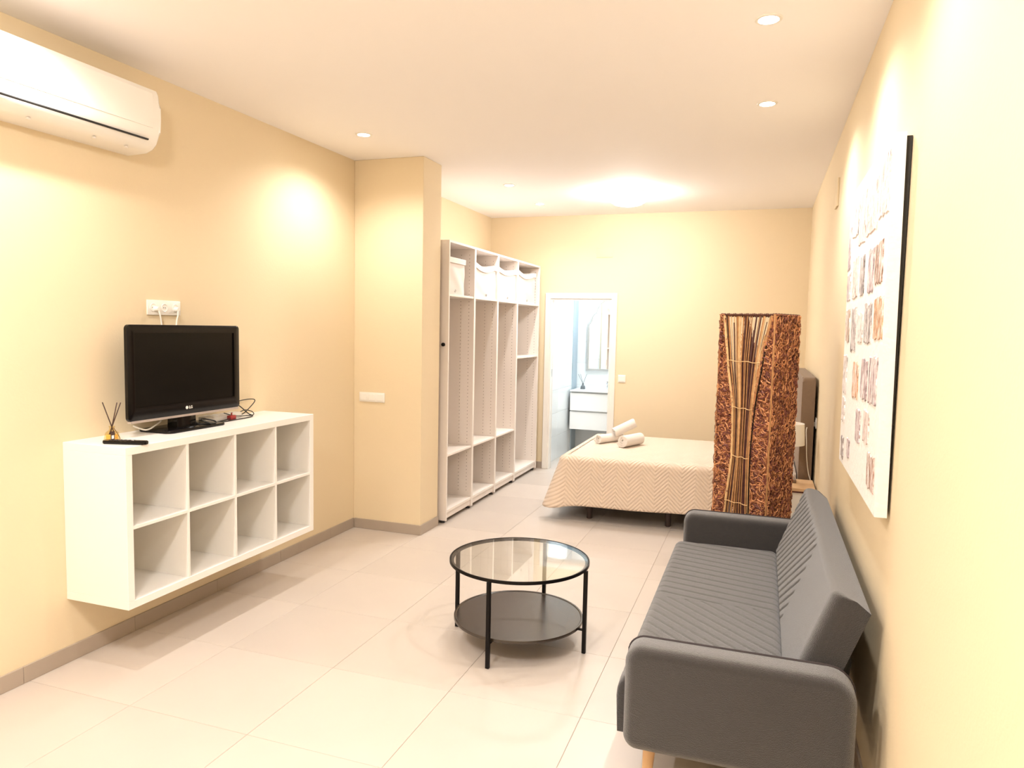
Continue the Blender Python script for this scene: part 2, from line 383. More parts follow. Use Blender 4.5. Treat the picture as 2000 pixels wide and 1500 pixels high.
# ---------------------------------------------------------------- television
def text_mesh(name, s, size, m, parent, loc, rot, ext=.0004, bold=0):
    cu = bpy.data.curves.new('txt', 'FONT'); cu.body = s; cu.size = size; cu.extrude = ext; cu.align_x = 'CENTER'; cu.offset = bold
    o = bpy.data.objects.new('txt', cu); C.objects.link(o)
    me = bpy.data.meshes.new_from_object(o.evaluated_get(bpy.context.evaluated_depsgraph_get()))
    bpy.data.objects.remove(o); me.materials.clear()
    r = link(name, me, m, parent); r.location = loc; r.rotation_euler = rot
    return r
def tv():
    t = thing('television', 'black flat-screen television standing on the white cube shelf', 'television')
    X = -2.95; y0, y1, z0, z1 = 2.722, 3.525, 1.158, 1.650; K = 1.0855
    prism('housing', rrect(y0+.06, y1-.06, z0+.04, z1-.05, .03), 'x', X-.082, X-.018, M['black'], t, bev=.018)
    # bezel: frame with an opening
    bm = bmesh.new(); O = rrect(y0, y1, z0+.008, z1, .022); I = rrect(y0+.045, y1-.045, z0+.075, z1-.042, .002)
    def ring(x, P): return [bm.verts.new((x, u, v)) for u, v in P]
    A, B, D, E = ring(X-.02, O), ring(X-.002, O), ring(X, [(u+(.004 if u < 3.1 else -.004), v+(.004 if v < 1.4 else -.004)) for u, v in O]), ring(X, I)
    F = ring(X-.010, I)
    for p, q in ((A, B), (B, D), (D, E), (E, F)):
        for k in range(len(p)): bm.faces.new((p[k], p[(k+1) % len(p)], q[(k+1) % len(p)], q[k]))
    bm.faces.new(A)
    obj('bezel', bm, M['black'], t, auto=35)
    box('screen', X-.012, X-.007, y0+.043, y1-.043, z0+.073, z1-.040, M['screen'], t, bev=0)
    prism('silver_strip', rrect(y0+.012, y1-.012, z0-.002, z0+.010, .005, 3), 'x', X-.024, X+.001, M['silver'], t)
    lg = lathe('logo', [(0, .0012), (.0085, .0012), (.009, 0)], 0, 0, M['plast'], t, 20); lg.location = (X+.0003, 3.105, z0+.045); lg.rotation_euler = (0, PI/2, 0)
    text_mesh('logo', 'LG', .021, M['plast'], t, (X+.0008, 3.133, z0+.0385), (PI/2, 0, PI/2), bold=.0004)
    prism('neck', [(-3.035, K+.008), (-2.965, K+.008), (-2.972, K+.12), (-3.03, K+.12)], 'y', 3.05, 3.19, M['black'], t, bev=.004)
    prism('base', rrect(-3.105, -2.882, 2.915, 3.335, .03), 'z', K, K+.013, M['black'], t, bev=.004)
    rebase(t, (-2.99, 3.12, K))
tv()
# cables, power strip, red plug, remote, diffuser
K = 1.0855
ps = thing('power_strip', 'beige power strip lying behind the television stand', 'power strip')
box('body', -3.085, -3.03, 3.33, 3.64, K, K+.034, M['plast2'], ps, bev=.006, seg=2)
for k in range(4): lathe('socket', [(.017, K+.0345), (.019, K+.036), (.021, K+.0345)], -3.0575, 3.375+k*.07, M['plast'], ps, 16)
rebase(ps, (-3.06, 3.48, K))
pl = thing('plug', 'dark red plug at the end of a black lead beside the television stand', 'plug')
box('body', -3.005, -2.975, 3.475, 3.525, K+.002, K+.030, M['red'], pl, bev=.005, seg=2)
tube('prong', [(-2.99, 3.50, K+.03), (-2.99, 3.50, K+.045)], .0045, M['red'], pl)
rebase(pl, (-2.99, 3.5, K))
tag(tube('cable', spline([(-3.0, 3.20, K+.02), (-2.985, 3.28, K+.006), (-2.975, 3.38, K+.006), (-2.98, 3.475, K+.012)]), .0035, M['dark']), 'black lead running from the television to the dark red plug', 'cable')
tag(tube('cable', spline([(-3.03, 3.47, 1.20), (-3.05, 3.62, 1.165), (-3.05, 3.72, 1.10), (-3.0, 3.70, K+.005), (-2.97, 3.62, K+.004), (-2.965, 3.48, K+.004), (-2.97, 3.33, K+.004), (-2.99, 3.24, K+.03)]), .0033, M['dark']), 'black cable arching down behind the television and back along the shelf top', 'cable')
tag(tube('cable', spline([(-3.02, 3.47, 1.165), (-3.08, 3.65, 1.178), (-3.11, 3.80, 1.180), (-3.11, 3.86, 1.168), (-3.08, 3.78, 1.135), (-3.05, 3.66, 1.10), (-3.04, 3.56, K+.035)]), .003, M['dark']), 'black cable forming a wide loop against the wall right of the television', 'cable')
tag(tube('cable', spline([(-3.02, 3.47, 1.13), (-3.03, 3.58, 1.10), (-3.03, 3.70, K+.005), (-3.04, 3.76, K+.004), (-3.06, 3.77, K+.02), (-3.07, 3.72, K+.035), (-3.06, 3.66, K+.03)]), .0028, M['dark']), 'black cable curling into a small loop on the shelf top', 'cable')
tag(tube('cable', spline([(-3.02, 3.16, K+.09), (-2.975, 3.20, K+.02), (-2.93, 3.22, K+.016), (-2.90, 3.26, K+.016), (-2.93, 3.29, K+.024), (-2.97, 3.24, K+.04), (-2.93, 3.20, K+.035), (-2.90, 3.23, K+.016)]), .004, M['dark']), 'bundled black cable piled on the television stand base', 'cable')

rm = thing('remote_control', 'black remote control on the near end of the shelf top', 'remote control')
a = prism('body', rrect(-.105, .105, -.022, .022, .012), 'z', 0, .016, M['black'], rm, bev=.005)
for i in range(6):
    for j in range(3): box('button', -.075+i*.021, -.064+i*.021, -.014+j*.0105, -.007+j*.0105, .0155, .018, M['silver'] if i == 5 and j == 1 else M['pipe'], rm, bev=.001)
rm.location = (-2.84, 2.60, K); rm.rotation_euler = (0, 0, math.radians(16))

def diffuser(loc, sc, lab, mglass, mreed, angs, tagm=True):
    t = thing('reed_diffuser', lab, 'reed diffuser')
    def sq(w, z): return [(w, w, z), (-w, w, z), (-w, -w, z), (w, -w, z)]
    bm = bmesh.new(); rings = [[bm.verts.new(v) for v in sq(w, z)] for w, z in ((.031, 0), (.033, .004), (.027, .045), (.012, .062), (.011, .078), (.014, .079), (.014, .084))]
    for a, b in zip(rings, rings[1:]):
        for k in range(4): bm.faces.new((a[k], a[(k+1) % 4], b[(k+1) % 4], b[k]))
    bm.faces.new(rings[0]); bmesh.ops.bevel(bm, geom=[e for e in bm.edges], offset=.003, segments=1, affect='EDGES')
    obj('bottle', bm, mglass, t, auto=40)
    box('liquid', -.024, .024, -.024, .024, .004, .034, M['liquid'], t, bev=.003)
    if tagm:
        box('paper_tag', .0335, .0345, -.040, -.012, .008, .058, M['reed'], t, bev=0)
        box('paper_tag', .0345, .0350, -.034, -.018, .014, .034, M['plast'], t, bev=0)
        tube('string', [(.012, 0, .075), (.03, .012, .04), (.034, .026, .006)], .0016, M['reed'], t, 5)
    for dx, dy in angs:
        tube('reed', [(-dx*.45, -dy*.45, .012), (dx*1.0, dy*1.0, .225)], .0032 if tagm else .003, mreed, t, 6)
    t.location = loc; t.scale = (sc, sc, sc)
    return t
M['liquid'] = mat('amber_liquid', (.80, .50, .14), .15)
diffuser((-2.985, 2.655, K), .82, 'small amber glass reed diffuser with dark sticks on the shelf top', M['amber'], M['reed'], [(-.050, -.018), (.030, .012), (.050, .02)])

# sockets, switches and cover plates on the walls
def plate(name, axis, pos, sgn, a0, a1, z0, z1, label, cat, n, socket=False, m=None, th=.009):
    t = thing(name, label, cat)
    l, h = sorted((pos, pos+sgn*th)); m = m or M['plast']
    if axis == 'x': box('faceplate', l, h, a0, a1, z0, z1, m, t, bev=.003, seg=2)
    else: box('faceplate', a0, a1, l, h, z0, z1, m, t, bev=.003, seg=2)
    w = (a1-a0)/max(n, 1)
    for k in range(n):
        b0, b1 = a0+k*w+.012, a0+(k+1)*w-.012; l2, h2 = sorted((pos+sgn*th*.9, pos+sgn*(th+.003)))
        if socket:
            o = lathe('socket', [(.017, 0), (.021, .0025), (.024, 0)], 0, 0, M['plast'], t, 20)
            o.rotation_euler = (0, PI/2, 0) if axis == 'x' else (PI/2, 0, 0); o.location = (pos+sgn*th, (b0+b1)/2, (z0+z1)/2)
            for s in (-.006, .006): box('socket_hole', pos+sgn*th-.001, pos+sgn*th+.0008, (b0+b1)/2+s-.0022, (b0+b1)/2+s+.0022, (z0+z1)/2-.0022, (z0+z1)/2+.0022, M['hole'], t, bev=0)
        else:
            if axis == 'x': box('rocker', l2, h2, b0, b1, z0+.012, z1-.012, m, t, bev=.002)
            else: box('rocker', b0, b1, l2, h2, z0+.012, z1-.012, m, t, bev=.002)
    rebase(t, (pos, (a0+a1)/2, (z0+z1)/2) if axis == 'x' else ((a0+a1)/2, pos, (z0+z1)/2))
    return t
plate('wall_socket', 'x', XL, 1, 3.024, 3.257, 1.702, 1.783, 'white triple socket plate on the left wall above the television', 'socket', 3, True)
plate('light_switch', 'y', YP, -1, -3.082, -2.852, 1.05, 1.127, 'wide white switch plate on the pier face', 'switch', 3)
plate('light_switch', 'y', YB, -1, -1.553, -1.467, 1.072, 1.158, 'small square white switch beside the bathroom door', 'switch', 1)
plate('wall_socket', 'x', XR, -1, 6.0, 6.08, .94, 1.02, 'white single socket on the right wall by the headboard', 'socket', 1, False)
plate('cover_plate', 'y', YB, -1, -1.846, -1.657, 2.49, 2.60, 'wall-coloured square cover plate high on the back wall', 'cover plate', 0, m=M['wall'], th=.006)
plate('cover_plate', 'x', XR, -1, 5.15, 5.31, 2.50, 2.68, 'wall-coloured cover plate high on the right wall beyond the painting', 'cover plate', 0, m=M['wall'], th=.012)
for y, yb, lab in ((3.075, 3.10, 'left'), (3.215, 3.19, 'right')):
    t = thing('plug', 'white plug with its white lead in the %s outlet of the triple socket' % lab, 'plug')
    o = lathe('body', [(0, .026), (.010, .026), (.013, .02), (.014, 0)], 0, 0, M['plast'], t, 16); o.rotation_euler = (0, PI/2, 0); o.location = (XL+.009, y, 1.735)
    tube('lead', spline([(XL+.03, y, 1.733), (XL+.036, y+(yb-y)*.3, 1.70), (XL+.035, y+(yb-y)*.7, 1.65), (XL+.045, yb, 1.50), (XL+.05, yb-.03, 1.25)]+([(XL+.10, 3.02, 1.15), (XL+.13, 2.94, 1.12), (XL+.13, 2.88, 1.105), (XL+.10, 2.83, 1.13)] if lab == 'left' else [])), .0042, M['plast'], t)
    rebase(t, (XL, y, 1.735))

# ---------------------------------------------------------------- coffee table
def coffee_table():
    cx, cy = -1.178, 3.575; R = .372
    t = thing('coffee_table', 'round black metal coffee table with glass top and dark lower shelf', 'coffee table', (cx, cy, 0))
    lathe('top_ring', [(R-.022, .436), (R-.022, .440), (R-.006, .441), (R-.006, .4485), (R-.0045, .450), (R, .450), (R+.001, .448), (R+.001, .434), (R-.003, .432), (R-.020, .434), (R-.022, .436)], 0, 0, M['metal_b'], t, 96)
    lathe('glass_top', [(0, .4415), (R-.008, .4415), (R-.007, .4425), (R-.007, .4475), (R-.008, .4485), (0, .4485)], 0, 0, M['glass'], t, 96)
    r2 = .345
    lathe('lower_shelf', [(0, .138), (r2-.012, .138), (r2-.008, .1415), (r2, .1415), (r2+.001, .139), (r2+.001, .127), (r2-.003, .125), (0, .127)], 0, 0, M['shelf_b'], t, 96)
    a0 = math.atan2(3.205-cy, -1.21-cx)
    for k in range(4):
        a = a0+k*PI/2; c, s = math.cos(a), math.sin(a)
        l = box('leg', R-.010, R+.010, -.010, .010, 0, .436, M['metal_b'], t, bev=.003, seg=2); l.rotation_euler = (0, 0, a)
        b = box('bracket', r2-.008, R-.008, -.008, .008, .118, .128, M['metal_b'], t, bev=.002); b.rotation_euler = (0, 0, a)
coffee_table()

# ---------------------------------------------------------------- wardrobe
def wardrobe():
    t = thing('open_wardrobe', 'tall pale grey open wardrobe with four bays along the alcove wall', 'wardrobe')
    x0, x1 = XL+.012, -2.48; Y = [5.50, 6.075, 6.675, 7.275, 8.06]; top = 2.385; w = .018; z0 = .022
    box('side_panel', x0, x1, Y[0], Y[0]+w, z0, top, M['ward'], t); box('side_panel', x0, x1, Y[4]-w, Y[4], z0, top, M['ward'], t)
    for y in (Y[0]+w/2, Y[4]-w/2): box('edge_band', x1-.001, x1+.0012, y-w/2, y+w/2, z0, top, M['wardf'], t, bev=0)
    for y in Y[1:4]:
        box('divider', x0, x1-.002, y-w, y+w, z0, top-.018, M['ward'], t); box('edge_band', x1-.0025, x1+.0005, y-w, y+w, z0, top-.018, M['wardf'], t, bev=0)
    box('top_panel', x0, x1-.001, Y[0]+w, Y[4]-w, top-.018, top, M['ward'], t); box('edge_band', x1-.0015, x1+.0012, Y[0]+w, Y[4]-w, top-.018, top, M['wardf'], t, bev=0)
    edges = [(Y[0]+w, Y[1]-w), (Y[1]+w, Y[2]-w), (Y[2]+w, Y[3]-w), (Y[3]+w, Y[4]-w)]
    for k, (a, b) in enumerate(edges):
        box('back_panel', x0, x0+.006, a, b, .03, top-.018, M['ward'], t, bev=0)
        box('plinth', x1-.030, x1-.012, a, b, .034, .086, M['ward'], t)
        box('bottom_panel', x0+.006, x1-.003, a, b, .086, .110, M['wardf'], t)
        hs = [1.942]+([.588] if k < 3 else [1.358])
        for z in hs: box('shelf_board', x0+.006, x1-.004, a, b, z-.018, z, M['wardf'], t)
    for y in [Y[0]+w]+[y-w for y in Y[1:]]+[Y[0]]:
        pass
    for i, y in enumerate([Y[1]-w, Y[2]-w, Y[3]-w, Y[4]-w]):    # rows of peg holes, one joined part per board
        bm = bmesh.new()
        for xx in (x1-.05, x1-.13, x1-.42):
            for k in range(68):
                z = .17+k*.032
                if k % 1 == 0: add_box(bm, xx-.0028, xx+.0028, y-.0008, y+.0002, z-.0028, z+.0028)
        o = obj('peg_holes', bm, M['hole'], t); o['kind'] = 'stuff'
    for y in Y:
        for x in (x1-.04, x0+.06): lathe('foot', [(0, 0), (.02, 0), (.02, .024), (0, .024)], x, min(max(y, Y[0]+.022), Y[4]-.022), M['dark'], t, 12)
    rebase(t, ((x0+x1)/2, 6.78, 0))
    # black knob on the near side
    k = tag(lathe('door_bumper', [(0, .026), (.011, .026), (.016, .018), (.016, .006), (.010, 0)], 0, 0, M['metal_b'], None, 18), 'black round knob on the near side panel of the wardrobe', 'knob')
    k.rotation_euler = (PI/2, 0, 0); k.location = (-2.520, Y[0], 1.52)
    labs = ['narrow cream fabric box with plain lid in the leftmost wardrobe bay', 'white fabric box with a sagging lid in the second wardrobe bay from the left',
            'white fabric box with creased front in the third wardrobe bay from the left', 'pinkish fabric box with a drooping lid in the rightmost wardrobe bay']
    spans = [(Y[0]+w+.004, 5.85), (Y[1]+w+.008, Y[2]-w-.008), (Y[2]+w+.008, Y[3]-w-.008), (Y[3]+w+.008, Y[4]-w-.11)]
    tops = [2.25, 2.262, 2.27, 2.29]
    for i, ((a, b), zt) in enumerate(zip(spans, tops)):
        bx = thing('storage_box', labs[i], 'storage box', group='fabric boxes on the top wardrobe shelf')
        zb = 1.943; xf = x1-.02 if i else x1-.012; xb = x1-.50
        sag = (.0, .045, .035, .05)[i]; n = 14; rows = 10
        bm = bmesh.new(); V = []
        for r in range(rows+1):
            row = []
            for c in range(n+1):
                u, v = c/n, r/rows
                zt2 = zt-.045-sag*math.sin(PI*min(1, u*1.15))*.8
                x = xf+.006*math.sin(PI*u)*math.sin(PI*v)+.004*math.sin(9*u+7*v+i*2)*math.sin(PI*v)
                row.append(bm.verts.new((x, a+u*(b-a), zb+(zt2-zb)*v)))
            V.append(row)
        for r in range(rows):
            for c in range(n): bm.faces.new((V[r][c], V[r][c+1], V[r+1][c+1], V[r+1][c]))
        bt_ = [bm.verts.new((xb, v.co.y, v.co.z)) for v in V[0]]; tp = [bm.verts.new((xb, v.co.y, v.co.z)) for v in V[-1]]
        for c in range(n):
            bm.faces.new((V[0][c], V[0][c+1], bt_[c+1], bt_[c])); bm.faces.new((V[-1][c], V[-1][c+1], tp[c+1], tp[c])); bm.faces.new((bt_[c], bt_[c+1], tp[c+1], tp[c]))
        bm.faces.new([r[0] for r in V]+[tp[0], bt_[0]]); bm.faces.new([r[-1] for r in V]+[tp[-1], bt_[-1]])
        obj('body', bm, M['boxf'], bx, auto=50)
        bm = bmesh.new()    # lid that follows the sag
        P = []
        for c in range(n+1):
            u = c/n; z = zt-sag*math.sin(PI*min(1, u*1.15))*.8; y = a-.003+u*(b-a+.006)
            P.append([bm.verts.new(q) for q in ((xb, y, z-.04), (xf+.012, y, z-.045), (xf+.014, y, z-.003), (xf+.008, y, z), (xb, y, z))])
        for c in range(n):
            for k2 in range(5): bm.faces.new((P[c][k2], P[c+1][k2], P[c+1][(k2+1) % 5], P[c][(k2+1) % 5]))
        bm.faces.new(P[0]); bm.faces.new(P[-1][::-1])
        obj('lid', bm, M['boxl'], bx, auto=50)
        ym = (a+b)/2 if i else a+.11
        bm = bmesh.new(); add_tube(bm, [(xf+.012, ym+.011*math.cos(q*PI/6), 1.972+.011*math.sin(q*PI/6)) for q in range(-3, 10)], .003, 6)
        obj('ring_pull', bm, M['frame'], bx, auto=50)
        rebase(bx, ((xf+xb)/2, (a+b)/2, zb))
wardrobe()

# ---------------------------------------------------------------- sofa
def heightfield(name, f, nu, nv, m, parent, thick):
    """closed quilted cushion: f(u,v)->top point, thick(u,v)->bottom point"""
    bm = bmesh.new()
    A = [[bm.verts.new(f(i/nu, j/nv)) for j in range(nv+1)] for i in range(nu+1)]
    for i in range(nu):
        for j in range(nv): bm.faces.new((A[i][j], A[i+1][j], A[i+1][j+1], A[i][j+1]))
    loop = [A[i][0] for i in range(nu+1)]+[A[nu][j] for j in range(1, nv+1)]+[A[i][nv] for i in range(nu-1, -1, -1)]+[A[0][j] for j in range(nv-1, 0, -1)]
    low = [bm.verts.new(thick(v.co)) for v in loop]
    for k in range(len(loop)): bm.faces.new((loop[k], loop[(k+1) % len(loop)], low[(k+1) % len(loop)], low[k]))
    bm.faces.new(low)
    return obj(name, bm, m, parent, auto=60)
def sofa():
    t = thing('sofa', 'dark grey quilted sofa bed with piped arms against the right wall', 'sofa')
    ya0, ya1, yb0, yb1 = 2.385, 2.495, 4.32, 4.43
    zt, zb = .594, .226
    for s, (a, b) in enumerate(((ya0, ya1), (yb0, yb1))):
        P = rrect(-.402, .330, zb, zt, .06, 8, rs=[.085, .06, .05, .05])
        bm = bmesh.new(); rd = .035; prs = []
        for q in range(7):
            an = PI/2*q/6; ins = rd*(1-math.sin(an)); yy = a+rd*(1-math.cos(an))
            prs.append((ins, yy))
        prs.append((0, b-.004)); prs.append((.004, b))
        RR = [[bm.verts.new((u, yy, v)) for u, v in rrect(-.402+i_, .330-i_, zb+i_, zt-i_, .06, 8, rs=[.085-i_, .06-i_, .05-i_, .05-i_])] for i_, yy in prs]
        n_ = len(RR[0])
        for p_, q_ in zip(RR, RR[1:]):
            for k in range(n_): bm.faces.new((p_[k], q_[k], q_[(k+1) % n_], p_[(k+1) % n_]))
        bm.faces.new(RR[0]); bm.faces.new(RR[-1][::-1])
        arm = obj('armrest', bm, M['sofa'], t, auto=60)
        for yy in (b-.001,):
            tube('piping', [Vector((u, yy, v)) for u, v in [(.330, zb+.05)]+P[:]][0:9+10+9]+[], .0052, M['pipe'], arm, 6)
    y0, y1 = ya1+.004, yb0-.004
    def edge(u, r): return 1-(1-min(1, u/r))**2 if u < r else 1
    def soft(u, L, r=.035):
        d_ = min(u, 1-u)*L
        return -r*(1-math.sqrt(max(0, 1-(1-min(1, d_/r))**2)))
    def groove(s, per, depth):
        q = abs((s/per) % 1-.5)*2       # 1 at the stitch line
        return -depth*max(0, (q-.62)/.38)**1.5
    def seat(u, v):
        y = y0+u*(y1-y0); x = -.444+v*(.135+.444); y = max(y, y0)
        s = (y-3.35)+(x+.44)*(1.0 if y < 3.35 else .25)
        return (x, y, .432+soft(u, 1.72, .03)+soft(v, .58, .045)+groove(s, .075, .0045))
    heightfield('seat', seat, 420, 110, M['sofa'], t, lambda c: (max(min(c.x, .13), -.438), c.y, .225))
    # reclined back with a rounded top
    y0 = 2.548
    dirv = Vector((.345, 0, .9386)); nrm = Vector((-.9386, 0, .345)); O = Vector((.112, 0, .425))
    def back(u, v):
        y = y0-.0+u*(y1-y0); tt = v*.425
        dd = soft(v, .43, .03)+soft(u, 1.72, .045)
        if y > 3.2 and tt > .005:
            s = (y-3.2)*.72+tt; dd += groove(s, .058, .013)*min(1, (y-3.2)/.03)*min(1, (.415-tt)/.05 if tt > .365 else 1)
        p_ = O+dirv*tt+nrm*dd; return (p_.x, y, p_.z)
    def backb(c):
        p_ = Vector(c); k = (p_-O).dot(dirv); k = min(max(k, .012), .405); q = O+dirv*k-nrm*.130
        return (q.x, min(max(p_.y, y0+.008), y1-.008), q.z)
    heightfield('backrest', back, 460, 110, M['sofa'], t, backb)
    box('under_frame', -.36, .30, y0+.02, y1-.02, .20, .222, M['dark'], t)
    prism('back_support', [(.20, .222), (.30, .222), (.335, .55), (.30, .56)], 'y', y0+.10, y1-.10, M['dark'], t)
    for x, y in ((-.322, 2.53), (.24, 2.53), (-.322, 4.33), (.24, 4.33)):
        tube('leg', [(x, y, .206), (x-.012, y, .0)], [.024, .015], M['wood'], t, 16)
    rebase(t, (-.03, 3.43, 0))
sofa()

# ---------------------------------------------------------------- bed
def bed():
    t = thing('bed', 'double bed under a beige quilted cover with dark legs and brown headboard', 'bed')
    X0, X1, Y0, Y1 = -1.66, .292, 6.05, 7.56; zt = .56
    prism('bed_base', rrect(X0+.08, X1-.0, Y0+.05, Y1-.05, .04), 'z', .17, .30, M['bedb'], t, bev=.006)
    prism('mattress', rrect(X0+.02, X1, Y0+.02, Y1-.02, .06), 'z', .30, zt-.012, M['towel'], t, bev=.02)
    # cover: rings round a rounded rectangle, rolled over the edge and hanging down
    bm = bmesh.new(); uvl = bm.loops.layers.uv.new('uv'); n = 10; NR = 60
    base = []     # (x, y, outward nx, ny, perimeter s, side weight foot, corner)
    R_ = .07
    def outline(off):
        P = []
        # start on the head end near side, go round the foot and back: near side, foot, far side
        cs = [(X0+R_, Y0+R_, 270, -90), (X0+R_, Y1-R_, 180, -90)]
        for k in range(61): P.append((X1-(X1-X0-R_)*k/60, Y0, 0, -1))
        for k in range(1, 9): a = math.radians(270-90*k/8); P.append((X0+R_+R_*math.cos(a), Y0+R_+R_*math.sin(a), math.cos(a), math.sin(a)))
        for k in range(1, 51): P.append((X0, Y0+R_+(Y1-Y0-2*R_)*k/50, -1, 0))
        for k in range(1, 9): a = math.radians(180-90*k/8); P.append((X0+R_+R_*math.cos(a), Y1-R_+R_*math.sin(a), math.cos(a), math.sin(a)))
        for k in range(1, 61): P.append((X0+R_+(X1-X0-R_)*k/60, Y1, 0, 1))
        return P
    P = outline(0); s = 0; Sx = [0]
    for a, b in zip(P, P[1:]): s += math.hypot(b[0]-a[0], b[1]-a[1]); Sx.append(s)
    ic = 64          # index of the near foot corner
    rows = []; zr = []
    r = .05
    prof = [(-r*1.6, 0, 0)]+[(-r+r*math.sin(q), -(r-r*math.cos(q)), 0) for q in [PI/2*k/6 for k in range(7)]]
    L = zt-.15
    for k in range(1, 19): prof.append((0, -r-(L-r)*k/18, k/18))
    for j, (o, dz, hang) in enumerate(prof):
        row = []
        for i, (x, y, nx, ny) in enumerate(P):
            foot = max(0, -nx)
            cd = math.exp(-((i-ic)/5.5)**2); cd2 = math.exp(-((i-122)/5.5)**2)
            fl = hang*(.030+.055*foot+.075*(cd+cd2))
            wav = hang*(.010*math.sin(Sx[i]*5.2)+.006*math.sin(Sx[i]*11+1))+hang*foot*.012*math.sin(Sx[i]*14)
            pull = -.045*hang*math.exp(-((i-ic-6)/2.2)**2)          # fold beside the corner
            z = zt+dz-hang*(.035*(cd+cd2))+hang*.008*math.sin(Sx[i]*3.1)
            row.append(bm.verts.new((x+nx*(o+fl+wav+pull), y+ny*(o+fl+wav+pull), z)))
        rows.append(row)
    slack = []
    acc = 0; V = [0]
    for a, b in zip(prof, prof[1:]): acc += math.hypot(b[0]-a[0], b[1]-a[1]); V.append(acc)
    for j in range(len(rows)-1):
        for i in range(len(P)-1):
            f = bm.faces.new((rows[j][i], rows[j][i+1], rows[j+1][i+1], rows[j+1][i]))
            for l, (ii, jj) in zip(f.loops, ((i, j), (i+1, j), (i+1, j+1), (i, j+1))): l[uvl].uv = (Sx[ii], V[jj])
    # top sheet: connect near and far rows directly across
    inner = rows[0]; m_ = len(inner); cols = 24
    strips = []
    for k in range(61):          # pair near index k with far index m_-1-k
        a, b = inner[k], inner[m_-1-k]
        st = [a]+[bm.verts.new(a.co.lerp(b.co, c/cols)+Vector((0, 0, (.004*math.sin(PI*c/cols)+.0015*math.sin(k*.7+c))*min(1, (60-k)/6)))) for c in range(1, cols)]+[b]
        strips.append(st)
    for k in range(60):
        for c in range(cols):
            f = bm.faces.new((strips[k][c], strips[k+1][c], strips[k+1][c+1], strips[k][c+1]))
            for l in f.loops: l[uvl].uv = (l.vert.co.x, l.vert.co.y)
    # foot end cap of the top sheet
    f = bm.faces.new(inner[60:m_-60]+strips[60][1:-1][::-1])
    for l in f.loops: l[uvl].uv = (l.vert.co.x, l.vert.co.y)
    bmesh.ops.triangulate(bm, faces=[f])
    cv = obj('bed_cover', bm, M['quilt'], t, smooth=True)
    so = cv.modifiers.new('thickness', 'SOLIDIFY'); so.thickness = .008; so.offset = 0
    for x, y in ((-1.39, 6.17), (-.705, 6.18), (-.02, 6.18), (-1.39, 7.40), (-.705, 7.40), (-.02, 7.40), (-1.53, 6.78)):
        lathe('leg', [(0, 0), (.021, 0), (.025, .006), (.027, .172), (0, .172)], x, y, M['legb'], t, 20)
    prism('headboard', rrect(5.985, 7.62, .12, 1.335, .035, 5), 'x', .300, .396, M['head'], t, bev=.016, seg=3)
    rebase(t, (-.68, 6.8, 0))
bed()

# rolled towels
def towel(a, b, r, label):
    a, b = Vector(a), Vector(b); ax = (b-a); L = ax.length; ax.normalize()
    t = bpy.data.objects.new('rolled_towel', None)
    bm = bmesh.new(); turns = 2.6; n = 70; V = []
    th = r/(turns+.6)
    up = Vector((0, 0, 1)); e1 = up.cross(ax).normalized(); e2 = ax.cross(e1).normalized()
    for i in range(n+1):
        q = i/n; ang = q*turns*2*PI; rad = .25*th+(r-th*.5-.25*th)*q
        pa = [rad-th*.42, rad+th*.42]; row = []
        for e, end in enumerate((a, b)):
            for rr in pa:
                off = .005*math.sin(3*ang+e*2)*q+(.010*(1-q) if e == 0 else -.010*(1-q))
                row.append(bm.verts.new(end+ax*off+(e1*math.cos(ang+2.2)+e2*math.sin(ang+2.2))*rr))
        V.append(row)
    for p, q in zip(V, V[1:]):
        bm.faces.new((p[0], q[0], q[1], p[1])); bm.faces.new((p[2], p[3], q[3], q[2]))
        bm.faces.new((p[1], q[1], q[3], p[3])); bm.faces.new((p[0], p[2], q[2], q[0]))
    for p in (V[0], V[-1]): bm.faces.new((p[0], p[1], p[3], p[2]))
    o = obj('rolled_towel', bm, M['towel'], None, auto=55)
    tag(o, label, 'towel', 'rolled towels on the bed'); return o
zt = .566
towel((-1.47, 6.80, zt+.050), (-1.30, 7.10, zt+.050), .050, 'thin rolled cream towel lying on the bed, leftmost of the three')
towel((-1.21, 6.66, zt+.066), (-1.09, 6.95, zt+.066), .066, 'thick rolled cream towel lying on the bed, rightmost of the three')
towel((-1.35, 6.96, zt+.10), (-1.17, 7.08, zt+.195), .056, 'rolled cream towel tilted on top of the two others on the bed')

